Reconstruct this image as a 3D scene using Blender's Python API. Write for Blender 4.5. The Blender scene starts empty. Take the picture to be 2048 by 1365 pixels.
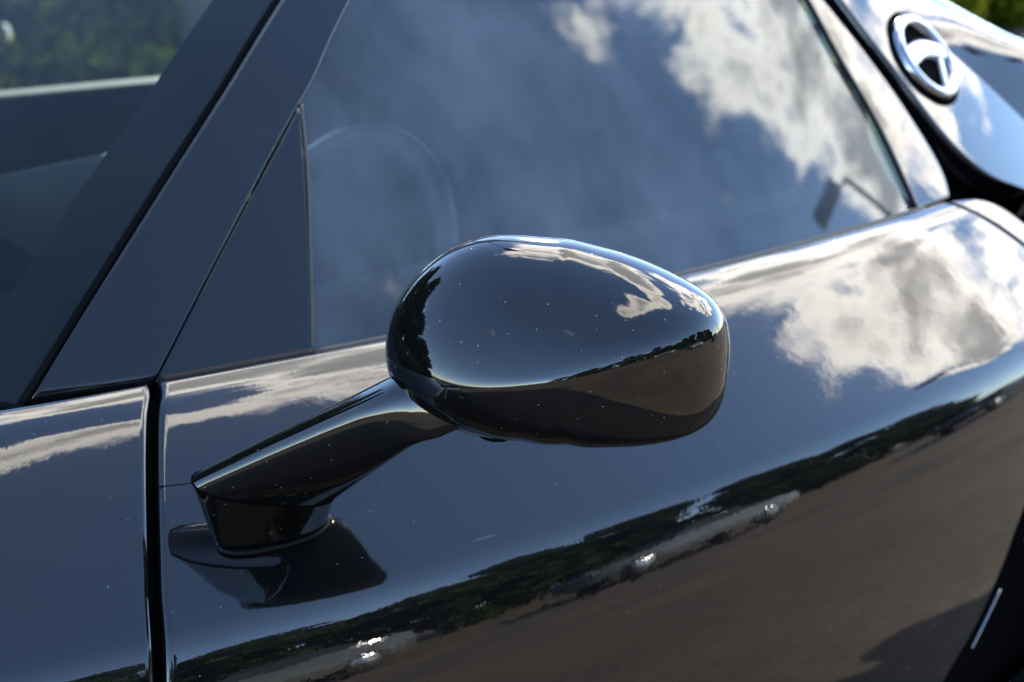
import bpy, bmesh, math, random
import numpy as np
from mathutils import Vector

random.seed(7); rng = np.random.default_rng(7)
R = math.radians
SC = bpy.context.scene
COL = SC.collection

# ------------------------------------------------------------------ camera
cam_d = bpy.data.cameras.new("camera"); cam = bpy.data.objects.new("camera", cam_d); COL.objects.link(cam)
cam.location = (-0.4615, -0.8936, 1.2865)
cam.rotation_euler = (R(90 - 16.5), 0, R(48 - 90))
cam_d.sensor_width = 36; cam_d.lens = 55; cam_d.clip_start = 0.02; cam_d.clip_end = 2000
cam_d.dof.use_dof = True; cam_d.dof.focus_distance = 0.96; cam_d.dof.aperture_fstop = 8.0; cam_d.dof.aperture_blades = 0
SC.camera = cam

# ------------------------------------------------------------------ light
SUN_EL = 28.0; SUN_AZ = 46.0        # azimuth from +X (rear of the car) towards +Y (far side)
sx, sy, sz = math.cos(R(SUN_EL))*math.cos(R(SUN_AZ)), math.cos(R(SUN_EL))*math.sin(R(SUN_AZ)), math.sin(R(SUN_EL))
sun_d = bpy.data.lights.new("sun", 'SUN'); sun_d.energy = 3.2; sun_d.angle = R(0.53); sun_d.color = (1, 0.93, 0.82)
sun = bpy.data.objects.new("sun", sun_d); COL.objects.link(sun)
sun.rotation_euler = Vector((sx, sy, sz)).to_track_quat('Z', 'Y').to_euler(); sun.location = (20, 18, 16)

world = bpy.data.worlds.new("World"); SC.world = world; world.use_nodes = True
world.cycles.sampling_method = 'MANUAL'; world.cycles.sample_map_resolution = 512
def build_world():
    nt = world.node_tree; N = nt.nodes; L = nt.links; N.clear()
    out = N.new('ShaderNodeOutputWorld'); bg = N.new('ShaderNodeBackground'); bg.inputs['Strength'].default_value = 0.1
    sky = N.new('ShaderNodeTexSky'); sky.sky_type = 'NISHITA'; sky.sun_disc = False
    sky.sun_elevation = R(SUN_EL); sky.sun_rotation = math.atan2(sx, sy)
    sky.air_density = 0.8; sky.dust_density = 0.02; sky.ozone_density = 1.6
    tc = N.new('ShaderNodeTexCoord'); sep = N.new('ShaderNodeSeparateXYZ'); L.new(tc.outputs['Generated'], sep.inputs[0])
    def math_(op, a, b=None, c=None):
        m = N.new('ShaderNodeMath'); m.operation = op
        for k, v in enumerate((a, b, c)):
            if v is None: continue
            if isinstance(v, (int, float)): m.inputs[k].default_value = v
            else: L.new(v, m.inputs[k])
        return m.outputs[0]
    def smooth(v, a, b):
        m = N.new('ShaderNodeMapRange'); m.interpolation_type = 'SMOOTHSTEP'; L.new(v, m.inputs[0])
        m.inputs[1].default_value = a; m.inputs[2].default_value = b; return m.outputs[0]
    X, Y, Z = sep.outputs
    zz = math_('ADD', math_('MAXIMUM', Z, 0.0), 0.16)
    cmb = N.new('ShaderNodeCombineXYZ'); L.new(math_('DIVIDE', X, zz), cmb.inputs[0]); L.new(math_('DIVIDE', Y, zz), cmb.inputs[1])
    def noise(vec, scale, detail, rough, off, dist=0.25):
        mp = N.new('ShaderNodeMapping'); mp.inputs['Location'].default_value = off; L.new(vec, mp.inputs[0])
        n = N.new('ShaderNodeTexNoise'); n.inputs['Scale'].default_value = scale; n.inputs['Detail'].default_value = detail
        n.inputs['Roughness'].default_value = rough; n.inputs['Distortion'].default_value = dist; L.new(mp.outputs[0], n.inputs[0]); return n.outputs[0]
    n2 = noise(cmb.outputs[0], 0.45, 2, 0.5, (8.2, 4.1, 2.0), 0.0)
    n1 = noise(cmb.outputs[0], 3.6, 6, 0.62, (3.1, 1.7, 0.4))
    # a big broken cumulus stands low behind the car, a smaller one high above it; wisps elsewhere
    w1, w2 = noise(cmb.outputs[0], 2.6, 2, 0.6, (1.3, 9.1, 5.0)), noise(cmb.outputs[0], 2.6, 2, 0.6, (6.6, 2.2, 7.7))
    U_ = math_('ADD', math_('DIVIDE', X, zz), math_('MULTIPLY', math_('SUBTRACT', w1, 0.5), 0.36)); V_ = math_('ADD', math_('DIVIDE', Y, zz), math_('MULTIPLY', math_('SUBTRACT', w2, 0.5), 0.36))
    def puff(cu, cv, ru, rv):
        a = math_('POWER', math_('DIVIDE', math_('SUBTRACT', U_, cu), ru), 2.0); b = math_('POWER', math_('DIVIDE', math_('SUBTRACT', V_, cv), rv), 2.0)
        return smooth(math_('ADD', a, b), 2.3, 0.05)
    band = None
    for q in ((1.34, 0.00, 0.58, 0.38), (1.62, -0.30, 0.34, 0.18), (0.20, -0.17, 0.18, 0.085), (0.38, -0.09, 0.12, 0.09), (0.50, 0.09, 0.11, 0.11), (0.52, 0.30, 0.26, 0.20)):
        p_ = puff(*q); band = p_ if band is None else math_('MAXIMUM', band, p_)
    d = math_('ADD', math_('ADD', math_('MULTIPLY', n1, 1.40), math_('MULTIPLY', n2, 0.30)), math_('MULTIPLY', band, 0.46))
    cov = smooth(d, 1.07, 1.25)
    low = math_('MULTIPLY', smooth(Z, 0.0, 0.05), smooth(Z, 0.22, 0.10))
    thick = smooth(d, 1.20, 1.45)
    # sun side of the sky makes the cloud rims brighter
    vm = N.new('ShaderNodeVectorMath'); vm.operation = 'DOT_PRODUCT'; L.new(tc.outputs['Generated'], vm.inputs[0]); vm.inputs[1].default_value = (sx, sy, sz)
    glow = smooth(vm.outputs['Value'], -0.2, 1.0)
    rim = N.new('ShaderNodeMix'); rim.data_type = 'RGBA'; L.new(thick, rim.inputs['Factor'])
    rim.inputs[6].default_value = (CL[0], CL[1], CL[2], 1); rim.inputs[7].default_value = (CD[0], CD[1], CD[2], 1)
    gl = N.new('ShaderNodeMix'); gl.data_type = 'RGBA'; gl.blend_type = 'MULTIPLY'; gl.inputs['Factor'].default_value = 1
    L.new(rim.outputs[2], gl.inputs[6]); g = math_('ADD', math_('MULTIPLY', glow, 0.8), 0.45)
    gc = N.new('ShaderNodeCombineColor'); [L.new(g, gc.inputs[k]) for k in range(3)]; L.new(gc.outputs[0], gl.inputs[7])
    mix = N.new('ShaderNodeMix'); mix.data_type = 'RGBA'; L.new(cov, mix.inputs['Factor'])
    L.new(sky.outputs[0], mix.inputs[6]); L.new(gl.outputs[2], mix.inputs[7])
    L.new(mix.outputs[2], bg.inputs[0]); L.new(bg.outputs[0], out.inputs[0])
CL = (10.2, 9.7, 8.9); CD = (2.9, 2.87, 2.85)     # sunlit rim and grey belly of the clouds (sky units)
build_world()

vs = SC.view_settings; vs.view_transform = 'Standard'; vs.look = 'None'; vs.gamma = 1; vs.exposure = 3.1; vs.use_curve_mapping = False
SC.cycles.max_bounces = 7; SC.cycles.transparent_max_bounces = 12; SC.cycles.glossy_bounces = 5; SC.cycles.diffuse_bounces = 2; SC.cycles.transmission_bounces = 3
SC.cycles.sample_clamp_indirect = 30; SC.cycles.caustics_reflective = False; SC.cycles.caustics_refractive = False

# ------------------------------------------------------------------ materials
def mat(name, col, rough=0.5, metal=0.0, ior=1.5, noise=None, bump=None, **kw):
    m = bpy.data.materials.new(name); m.use_nodes = True; nt = m.node_tree; b = nt.nodes['Principled BSDF']
    b.inputs['Base Color'].default_value = (*col, 1); b.inputs['Roughness'].default_value = rough
    b.inputs['Metallic'].default_value = metal; b.inputs['IOR'].default_value = ior
    for k, v in kw.items(): b.inputs[k.replace('_', ' ')].default_value = v
    if noise:
        sc, amt = noise
        tc = nt.nodes.new('ShaderNodeTexCoord'); n = nt.nodes.new('ShaderNodeTexNoise'); n.inputs['Scale'].default_value = sc; n.inputs['Detail'].default_value = 6
        nt.links.new(tc.outputs['Object'], n.inputs[0])
        mx = nt.nodes.new('ShaderNodeMix'); mx.data_type = 'RGBA'; nt.links.new(n.outputs[0], mx.inputs['Factor'])
        mx.inputs[6].default_value = (*[c*(1-amt) for c in col], 1); mx.inputs[7].default_value = (*[min(1, c*(1+amt)) for c in col], 1)
        nt.links.new(mx.outputs[2], b.inputs['Base Color'])
    if bump:
        sc, st, dist = bump
        tc = nt.nodes.new('ShaderNodeTexCoord'); n = nt.nodes.new('ShaderNodeTexNoise'); n.inputs['Scale'].default_value = sc; n.inputs['Detail'].default_value = 3
        nt.links.new(tc.outputs['Object'], n.inputs[0])
        bp = nt.nodes.new('ShaderNodeBump'); bp.inputs['Strength'].default_value = st; bp.inputs['Distance'].default_value = dist
        nt.links.new(n.outputs[0], bp.inputs['Height']); nt.links.new(bp.outputs[0], b.inputs['Normal'])
    return m

def paint_mat(name, col, ior, dust, haze=0.006, hr=0.22):
    """polished clear coat with very faint orange peel and a few dust specks"""
    m = mat(name, col, 0.012, 0, ior, bump=(70, 0.035, 0.002)); nt = m.node_tree; b = nt.nodes['Principled BSDF']; L = nt.links
    tc = nt.nodes.new('ShaderNodeTexCoord'); v = nt.nodes.new('ShaderNodeTexVoronoi'); v.inputs['Scale'].default_value = 260
    L.new(tc.outputs['Object'], v.inputs['Vector'])
    a = nt.nodes.new('ShaderNodeMath'); a.operation = 'LESS_THAN'; L.new(v.outputs['Distance'], a.inputs[0]); a.inputs[1].default_value = 0.10
    s = nt.nodes.new('ShaderNodeSeparateColor'); L.new(v.outputs['Color'], s.inputs[0])
    c = nt.nodes.new('ShaderNodeMath'); c.operation = 'GREATER_THAN'; L.new(s.outputs[0], c.inputs[0]); c.inputs[1].default_value = 1 - dust
    d = nt.nodes.new('ShaderNodeMath'); d.operation = 'MULTIPLY'; L.new(a.outputs[0], d.inputs[0]); L.new(c.outputs[0], d.inputs[1])
    mx = nt.nodes.new('ShaderNodeMix'); mx.data_type = 'RGBA'; L.new(d.outputs[0], mx.inputs['Factor'])
    mx.inputs[6].default_value = (*col, 1); mx.inputs[7].default_value = (0.30, 0.28, 0.25, 1); L.new(mx.outputs[2], b.inputs['Base Color'])
    mr = nt.nodes.new('ShaderNodeMix'); L.new(d.outputs[0], mr.inputs['Factor']); mr.inputs[2].default_value = 0.012; mr.inputs[3].default_value = 0.6
    L.new(mr.outputs[0], b.inputs['Roughness'])
    hz = nt.nodes.new('ShaderNodeBsdfAnisotropic'); hz.inputs['Color'].default_value = (haze, haze*0.97, haze*0.92, 1); hz.inputs['Roughness'].default_value = hr
    ad = nt.nodes.new('ShaderNodeAddShader'); out = nt.nodes['Material Output']; L.new(b.outputs[0], ad.inputs[0]); L.new(hz.outputs[0], ad.inputs[1]); L.new(ad.outputs[0], out.inputs[0])
    return m

def glass_mat(name, tint, ior, film):
    m = bpy.data.materials.new(name); m.use_nodes = True; nt = m.node_tree; N = nt.nodes; L = nt.links; N.clear()
    out = N.new('ShaderNodeOutputMaterial'); tr = N.new('ShaderNodeBsdfTransparent'); tr.inputs[0].default_value = (*tint, 1)
    gl = N.new('ShaderNodeBsdfGlossy'); gl.inputs['Roughness'].default_value = 0.004; gl.inputs['Color'].default_value = (0.94, 0.99, 1, 1)
    fr = N.new('ShaderNodeFresnel'); fr.inputs['IOR'].default_value = ior
    # only the outer face of the slab mirrors (the inner-face term would otherwise go to total reflection)
    ge = N.new('ShaderNodeNewGeometry'); sb = N.new('ShaderNodeMath'); sb.operation = 'SUBTRACT'; sb.inputs[0].default_value = 1; L.new(ge.outputs['Backfacing'], sb.inputs[1])
    ml = N.new('ShaderNodeMath'); ml.operation = 'MULTIPLY'; L.new(fr.outputs[0], ml.inputs[0]); L.new(sb.outputs[0], ml.inputs[1])
    mx = N.new('ShaderNodeMixShader'); L.new(ml.outputs[0], mx.inputs[0]); L.new(tr.outputs[0], mx.inputs[1]); L.new(gl.outputs[0], mx.inputs[2])
    # thin film of road dust on the pane
    df = N.new('ShaderNodeBsdfDiffuse'); df.inputs[0].default_value = (0.62, 0.66, 0.70, 1); m2 = N.new('ShaderNodeMixShader'); m2.inputs[0].default_value = film
    tc = N.new('ShaderNodeTexCoord'); mp = N.new('ShaderNodeMapping'); mp.inputs['Scale'].default_value = (5, 5, 2.2); nz = N.new('ShaderNodeTexNoise'); nz.inputs['Scale'].default_value = 1.6; nz.inputs['Detail'].default_value = 5; nz.inputs['Roughness'].default_value = 0.65
    mr = N.new('ShaderNodeMapRange'); mr.inputs[1].default_value = 0.36; mr.inputs[2].default_value = 0.68; mr.inputs[3].default_value = film*0.35; mr.inputs[4].default_value = film*2.0
    L.new(tc.outputs['Object'], mp.inputs[0]); L.new(mp.outputs[0], nz.inputs[0]); L.new(nz.outputs[0], mr.inputs[0]); L.new(mr.outputs[0], m2.inputs[0])
    L.new(mx.outputs[0], m2.inputs[1]); L.new(df.outputs[0], m2.inputs[2]); L.new(m2.outputs[0], out.inputs[0]); return m

def ground_mat():
    m = mat("asphalt", (0.06, 0.056, 0.05), 0.85, bump=(90, 0.6, 0.01)); nt = m.node_tree; b = nt.nodes['Principled BSDF']; L = nt.links
    tc = nt.nodes.new('ShaderNodeTexCoord')
    n = nt.nodes.new('ShaderNodeTexNoise'); n.inputs['Scale'].default_value = 45; n.inputs['Detail'].default_value = 8; n.inputs['Roughness'].default_value = 0.75
    n2 = nt.nodes.new('ShaderNodeTexNoise'); n2.inputs['Scale'].default_value = 0.6; n2.inputs['Detail'].default_value = 5
    L.new(tc.outputs['Object'], n.inputs[0]); L.new(tc.outputs['Object'], n2.inputs[0])
    n3 = nt.nodes.new('ShaderNodeTexNoise'); n3.inputs['Scale'].default_value = 11; n3.inputs['Detail'].default_value = 7; n3.inputs['Roughness'].default_value = 0.7; L.new(tc.outputs['Object'], n3.inputs[0])
    a0 = nt.nodes.new('ShaderNodeMath'); a0.operation = 'MULTIPLY_ADD'; L.new(n3.outputs[0], a0.inputs[0]); a0.inputs[1].default_value = 1.3; L.new(n.outputs[0], a0.inputs[2])
    a1 = nt.nodes.new('ShaderNodeMath'); a1.operation = 'SUBTRACT'; L.new(a0.outputs[0], a1.inputs[0]); a1.inputs[1].default_value = 0.65
    ad = nt.nodes.new('ShaderNodeMath'); ad.operation = 'ADD'; L.new(a1.outputs[0], ad.inputs[0]); L.new(n2.outputs[0], ad.inputs[1])
    cr = nt.nodes.new('ShaderNodeValToRGB'); cr.color_ramp.elements[0].position = 0.35; cr.color_ramp.elements[1].position = 0.7
    cr.color_ramp.elements[0].color = (0.030, 0.023, 0.014, 1); cr.color_ramp.elements[1].color = (0.112, 0.083, 0.053, 1)
    hf = nt.nodes.new('ShaderNodeMath'); hf.operation = 'MULTIPLY'; hf.inputs[1].default_value = 0.5; L.new(ad.outputs[0], hf.inputs[0])
    L.new(hf.outputs[0], cr.inputs[0]); L.new(cr.outputs[0], b.inputs['Base Color']); return m

def leaf_mat(name, c1, c2, trans):
    m = bpy.data.materials.new(name); m.use_nodes = True; nt = m.node_tree; N = nt.nodes; L = nt.links; N.clear()
    out = N.new('ShaderNodeOutputMaterial'); g = N.new('ShaderNodeNewGeometry')
    cr = N.new('ShaderNodeValToRGB'); cr.color_ramp.elements[0].color = (*c1, 1); cr.color_ramp.elements[1].color = (*c2, 1); L.new(g.outputs['Random Per Island'], cr.inputs[0])
    d = N.new('ShaderNodeBsdfDiffuse'); t = N.new('ShaderNodeBsdfTranslucent'); L.new(cr.outputs[0], d.inputs[0]); L.new(cr.outputs[0], t.inputs[0])
    mx = N.new('ShaderNodeMixShader'); mx.inputs[0].default_value = trans; L.new(d.outputs[0], mx.inputs[1]); L.new(t.outputs[0], mx.inputs[2]); L.new(mx.outputs[0], out.inputs[0]); return m

PAINT = paint_mat("black_clearcoat", (0.0035, 0.0036, 0.0042), 1.62, 0.02)
MIRPAINT = paint_mat("black_clearcoat_mirror", (0.0035, 0.0036, 0.0042), 1.50, 0.16, 0.02, 0.06)
PIANO = mat("gloss_black_trim", (0.006, 0.006, 0.007), 0.03, ior=1.5)
SATIN = mat("pillar_trim", (0.006, 0.0065, 0.0075), 0.03, ior=1.5)
RUBBER = mat("rubber", (0.008, 0.008, 0.009), 0.55, 0, 1.25)
DARK = mat("dark_void", (0.003, 0.003, 0.0034), 0.9, 0, 1.08)
SEAL = mat("weatherstrip", (0.035, 0.033, 0.025), 0.6)
GLASS = glass_mat("side_glass", (0.86, 0.90, 0.92), 1.56, 0.035)
WGLASS = glass_mat("windscreen_glass", (0.90, 0.96, 0.92), 1.24, 0.003)
FRIT = mat("glass_frit", (0.004, 0.0045, 0.0055), 0.6, ior=1.06)
CHROME = mat("dark_chrome", (0.34, 0.345, 0.36), 0.06, 1.0)
SILVER = mat("mirror_glass", (0.05, 0.053, 0.058), 0.0, 1.0)
ALU = mat("brushed_trim", (0.45, 0.45, 0.46), 0.22, 1.0)
LEATHER = mat("leather", (0.006, 0.0066, 0.0075), 0.8, 0, 1.2, bump=(400, 0.2, 0.002))
WHEELL = mat("wheel_leather", (0.024, 0.024, 0.025), 0.4)
STITCH = mat("piping", (0.40, 0.36, 0.10), 0.5)
ASPHALT = ground_mat()
CONC = mat("concrete", (0.085, 0.080, 0.078), 0.8, noise=(3, 0.15))
LEAFY = leaf_mat("hedge_leaf", (0.05, 0.07, 0.010), (0.36, 0.34, 0.025), 0.55)
LEAFD = leaf_mat("tree_leaf", (0.02, 0.032, 0.010), (0.06, 0.075, 0.02), 0.3)
BARK = mat("bark", (0.06, 0.045, 0.035), 0.9, noise=(12, 0.4))
GALV = mat("galvanised_steel", (0.30, 0.30, 0.30), 0.45, 0.8)
LAMPB = mat("lamp_body", (0.05, 0.05, 0.052), 0.5)
TYRE = mat("tyre", (0.018, 0.018, 0.018), 0.8)

# ------------------------------------------------------------------ helpers
def mesh_obj(name, V, Fc, m, parent=None, smooth=True, **props):
    me = bpy.data.meshes.new(name); me.from_pydata([tuple(map(float, v)) for v in V], [], Fc); me.validate(); me.update()
    if smooth: me.shade_smooth()
    me.materials.append(m)
    o = bpy.data.objects.new(name, me); COL.objects.link(o)
    if parent is not None: o.parent = parent; o.matrix_parent_inverse = parent.matrix_world.inverted()
    for k, v in props.items(): o[k] = v
    return o
def empty(name, loc, label, cat, group=None, rz=0.0):
    o = bpy.data.objects.new(name, None); COL.objects.link(o); o.location = loc; o.rotation_euler = (0, 0, rz); o['label'] = label; o['category'] = cat
    if group: o['group'] = group
    bpy.context.view_layer.update(); return o
def fix_normals(o):
    bm = bmesh.new(); bm.from_mesh(o.data); bmesh.ops.recalc_face_normals(bm, faces=bm.faces); bm.to_mesh(o.data); bm.free(); return o

# ---- body side: swept section with the angle of the surface given along the girth
YC = 0.80
def yb(x): x = np.clip(x, -0.6, 1.9); return 0.018 + 0.14*(x - 0.58)**2
def ZB(x): return 0.945 - 0.13*np.clip((-0.3 - x)/1.2, 0, 1.2)**1.4 - 0.03*np.clip((x-1.6)/1.0, 0, 1.2)**1.5
_l = np.arange(-0.02, 1.0, 0.001)
def _sm(a, n): k = np.hanning(n); k /= k.sum(); return np.convolve(np.pad(a, n, mode='edge'), k, 'same')[n:-n]
_th = np.radians(_sm(np.interp(_l, [0, 0.015, 0.04, 0.07, 0.12, 0.18, 0.192, 0.202, 0.225, 0.28, 0.4, 0.52, 0.7], [74, 62, 50, 48, 47, 46, 37, 25, 16, 11, 4.5, -2, -9]), 31))
_dy = np.cumsum(np.sin(_th))*0.001; _dz = np.cumsum(np.cos(_th))*0.001; _i0 = np.argmin(abs(_l)); _dy -= _dy[_i0]; _dz -= _dz[_i0]
def S(x, l):
    x, l = np.broadcast_arrays(np.asarray(x, float), np.asarray(l, float))
    return np.stack([x, yb(x) - np.interp(l, _l, _dy), ZB(x) - np.interp(l, _l, _dz)], -1)
def l_at_z(z): return float(np.interp(0.945 - z, _dz, _l))
# ---- greenhouse: leans in, then rolls over into the roof
def Ls(x): t = np.clip((np.asarray(x, float) - 0.85)/1.5, 0, 1); return 0.345 - 0.27*t**1.25
def G(x, m):
    x, m = np.broadcast_arrays(np.asarray(x, float), np.asarray(m, float))
    s = (np.arange(120) + .5)/120; mm = m[..., None]*s; a = np.radians(36 + 4*np.clip(mm/.3, -1, 1))
    t = np.clip((mm - Ls(x)[..., None])/0.16, 0, 1); t = t*t*(3 - 2*t); a = a + t*np.radians(46)
    return np.stack([x, yb(x) + 0.012 + np.sin(a).mean(-1)*m, 0.945 + np.cos(a).mean(-1)*m], -1)
def offs(surf, h):
    def f(x, q):
        e = 2e-4; a = surf(x + e, q) - surf(x - e, q); b = surf(x, q + e) - surf(x, q - e)
        n = np.cross(a, b); n = n/np.linalg.norm(n, axis=-1, keepdims=True); n = np.where(n[..., 1:2] > 0, -n, n)
        return surf(x, q) + n*h
    return f
def poly(P, n=None):
    """resample a polyline given in surface coordinates smoothly by its parameter"""
    P = np.array(P, float); d = np.r_[0, np.cumsum(np.linalg.norm(np.diff(P, axis=0), axis=1))]; d /= d[-1]
    def f(t):
        t = np.asarray(t, float)
        if len(P) < 3: return np.stack([np.interp(t, d, P[:, k]) for k in (0, 1)], -1)
        # monotone-ish cubic through the points
        sl = np.gradient(P, d, axis=0, edge_order=1); i = np.clip(np.searchsorted(d, t, 'right') - 1, 0, len(d) - 2); h = (d[i+1] - d[i])[..., None]; u = (t - d[i])[..., None]/h
        return (2*u**3-3*u**2+1)*P[i] + (u**3-2*u**2+u)*h*sl[i] + (-2*u**3+3*u**2)*P[i+1] + (u**3-u**2)*h*sl[i+1]
    return f
def edge_samples(n, L, r, roll0, roll1):
    base = list(np.linspace(0, 1, n)); e = [r*k for k in (0, .04, .14, .3, .55, 1.0, 1.4)]
    s = set(); 
    lo = (r*1.6/L) if roll0 else 0; hi = 1 - ((r*1.6/L) if roll1 else 0)
    for b in base:
        if lo < b < hi: s.add(round(b, 6))
    s.add(0.0); s.add(1.0)
    if roll0: [s.add(round(k/L, 6)) for k in e]
    if roll1: [s.add(round(1 - k/L, 6)) for k in e]
    return np.array(sorted(s))
def panel(name, surf, left, right, m, parent, nu=60, nt=40, r=0.004, rolls=(1, 1, 1, 1), flange=0.02, mirror=False, **props):
    """sheet on `surf` ruled between two edge curves, its edges rolled over with radius r and turned in by a flange.
       rolls = (left, right, start, end)"""
    fl, fr = poly(left), poly(right)
    tm = np.linspace(0, 1, 9); wl = np.linalg.norm(surf(*fl(tm).T) - surf(*fr(tm).T), axis=1).mean()
    pl = surf(*fl(np.linspace(0, 1, 60)).T); hl = np.linalg.norm(np.diff(pl, axis=0), axis=1).sum()
    U = edge_samples(nu, wl, r, rolls[0], rolls[1]); T = edge_samples(nt, hl, r, rolls[2], rolls[3])
    A = fl(T)[:, None, :]; B = fr(T)[:, None, :]; Q = A + (B - A)*U[None, :, None]
    P = surf(Q[..., 0], Q[..., 1]); Nn = offs(surf, 1.0)(Q[..., 0], Q[..., 1]) - P
    def dep(d): d = np.clip(d, 0, r); return r - np.sqrt(np.maximum(r*r - (r - d)**2, 0))
    D = np.zeros(P.shape[:2]); W = np.linalg.norm(surf(*fl(T).T) - surf(*fr(T).T), axis=1)[:, None]
    if rolls[0]: D = np.maximum(D, dep(U[None, :]*W))
    if rolls[1]: D = np.maximum(D, dep((1 - U[None, :])*W))
    if rolls[2]: D = np.maximum(D, dep((T[:, None])*hl) + 0*D)
    if rolls[3]: D = np.maximum(D, dep((1 - T[:, None])*hl) + 0*D)
    P = P - Nn*D[..., None]
    nT, nU = P.shape[:2]; V = list(P.reshape(-1, 3)); Fc = []
    for i in range(nT-1):
        for j in range(nU-1): Fc.append((i*nU+j, i*nU+j+1, (i+1)*nU+j+1, (i+1)*nU+j))
    if flange:
        ring = [(0, j) for j in range(nU)] + [(i, nU-1) for i in range(1, nT)] + [(nT-1, j) for j in range(nU-2, -1, -1)] + [(i, 0) for i in range(nT-2, 0, -1)]
        b0 = len(V)
        for (i, j) in ring: V.append(P[i, j] - Nn[i, j]*flange)
        k = len(ring)
        for a in range(k):
            i, j = ring[a]; i2, j2 = ring[(a+1) % k]; Fc.append((i*nU+j, i2*nU+j2, b0+(a+1) % k, b0+a))
    V = np.array(V)
    if mirror: V = V*np.array([1, -1, 1]) + np.array([0, 2*YC, 0])
    o = mesh_obj(name, V, Fc, m, parent, **props); return fix_normals(o)
def slab(name, surf, left, right, m, parent, th=0.004, nu=30, nt=30, mirror=False):
    fl, fr = poly(left), poly(right); T = np.linspace(0, 1, nt); U = np.linspace(0, 1, nu)
    Q = fl(T)[:, None, :] + (fr(T) - fl(T))[:, None, :]*U[None, :, None]
    P = surf(Q[..., 0], Q[..., 1]); P2 = offs(surf, -th)(Q[..., 0], Q[..., 1])
    return closed_pair(name, P, P2, m, parent, mirror)
def closed_pair(name, P, P2, m, parent, mirror=False):
    nT, nU = P.shape[:2]; V = np.concatenate([P.reshape(-1, 3), P2.reshape(-1, 3)]); k = nT*nU; Fc = []
    for i in range(nT-1):
        for j in range(nU-1):
            q = (i*nU+j, i*nU+j+1, (i+1)*nU+j+1, (i+1)*nU+j); Fc.append(q); Fc.append(tuple(k+a for a in reversed(q)))
    ring = [j for j in range(nU)] + [i*nU+nU-1 for i in range(1, nT)] + [(nT-1)*nU+j for j in range(nU-2, -1, -1)] + [i*nU for i in range(nT-2, 0, -1)]
    for a in range(len(ring)): p, q = ring[a], ring[(a+1) % len(ring)]; Fc.append((q, p, k+p, k+q))
    if mirror: V = V*np.array([1, -1, 1]) + np.array([0, 2*YC, 0])
    o = fix_normals(mesh_obj(name, V, Fc, m, parent)); mark_sharp(o, 50); return o
def mark_sharp(o, deg):
    bm = bmesh.new(); bm.from_mesh(o.data)
    for e in bm.edges:
        if len(e.link_faces) == 2 and e.calc_face_angle(0) > R(deg): e.smooth = False
    bm.to_mesh(o.data); bm.free()
def tube(name, pts, rad, m, parent, seg=10, close=False, mirror=False, **props):
    P = np.array(pts, float); n = len(P); rad = np.broadcast_to(np.asarray(rad, float), (n,))
    V = []; Fc = []; T = np.gradient(P, axis=0)
    if close: T = np.roll(P, -1, 0) - np.roll(P, 1, 0)
    T /= np.linalg.norm(T, axis=1, keepdims=True); up = np.array([0, 0, 1.0]) if abs(T[0, 2]) < .9 else np.array([1.0, 0, 0])
    for i in range(n):
        a = np.cross(T[i], up); a /= np.linalg.norm(a); b = np.cross(a, T[i]); up = b
        for k in range(seg): t = 2*math.pi*k/seg; V.append(P[i] + rad[i]*(a*math.cos(t) + b*math.sin(t)))
    for i in range(n if close else n-1):
        for k in range(seg): i2 = (i+1) % n; Fc.append((i*seg+k, i*seg+(k+1) % seg, i2*seg+(k+1) % seg, i2*seg+k))
    if not close: Fc.append(tuple(range(seg))); Fc.append(tuple((n-1)*seg+k for k in reversed(range(seg))))
    V = np.array(V)
    if mirror: V = V*np.array([1, -1, 1]) + np.array([0, 2*YC, 0])
    return fix_normals(mesh_obj(name, V, Fc, m, parent, **props))
def lathe(name, prof, m, parent, axis='Y', c=(0, 0, 0), seg=32):
    V = []; Fc = []; n = len(prof)
    for k in range(seg):
        t = 2*math.pi*k/seg
        for (r, h) in prof:
            V.append((c[0]+r*math.cos(t), c[1]+h, c[2]+r*math.sin(t)) if axis == 'Y' else (c[0]+r*math.cos(t), c[1]+r*math.sin(t), c[2]+h))
    for k in range(seg):
        for i in range(n-1): Fc.append((k*n+i, k*n+i+1, ((k+1) % seg)*n+i+1, ((k+1) % seg)*n+i))
    return fix_normals(mesh_obj(name, V, Fc, m, parent))
def box(name, lo, hi, m, parent=None, bev=0.0, taper=None, **props):
    bm = bmesh.new(); bmesh.ops.create_cube(bm, size=1)
    for v in bm.verts: v.co = Vector([lo[k] + (v.co[k]+.5)*(hi[k]-lo[k]) for k in range(3)])
    if taper: taper(bm)
    if bev: bmesh.ops.bevel(bm, geom=bm.edges[:], offset=bev, segments=3, profile=0.6, affect='EDGES')
    me = bpy.data.meshes.new(name); bm.to_mesh(me); bm.free(); me.shade_smooth() if bev else None; me.materials.append(m)
    o = bpy.data.objects.new(name, me); COL.objects.link(o)
    if parent is not None: o.parent = parent; o.matrix_parent_inverse = parent.matrix_world.inverted()
    for k, v in props.items(): o[k] = v
    return o

# ------------------------------------------------------------------ setting
mesh_obj("ground", [(-250, -250, 0), (250, -250, 0), (250, 250, 0), (-250, 250, 0)], [(0, 1, 2, 3)], ASPHALT, smooth=False, kind="structure")
box("pavement", (-40, 4.3, 0.002), (60, 40, 0.11), CONC, kind="structure")

# ------------------------------------------------------------------ the car
CAR = empty("sports_car", (0.6, YC, 0), "glossy black sports car reflecting sky and clouds, door mirror on a stalk", "car")

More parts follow.
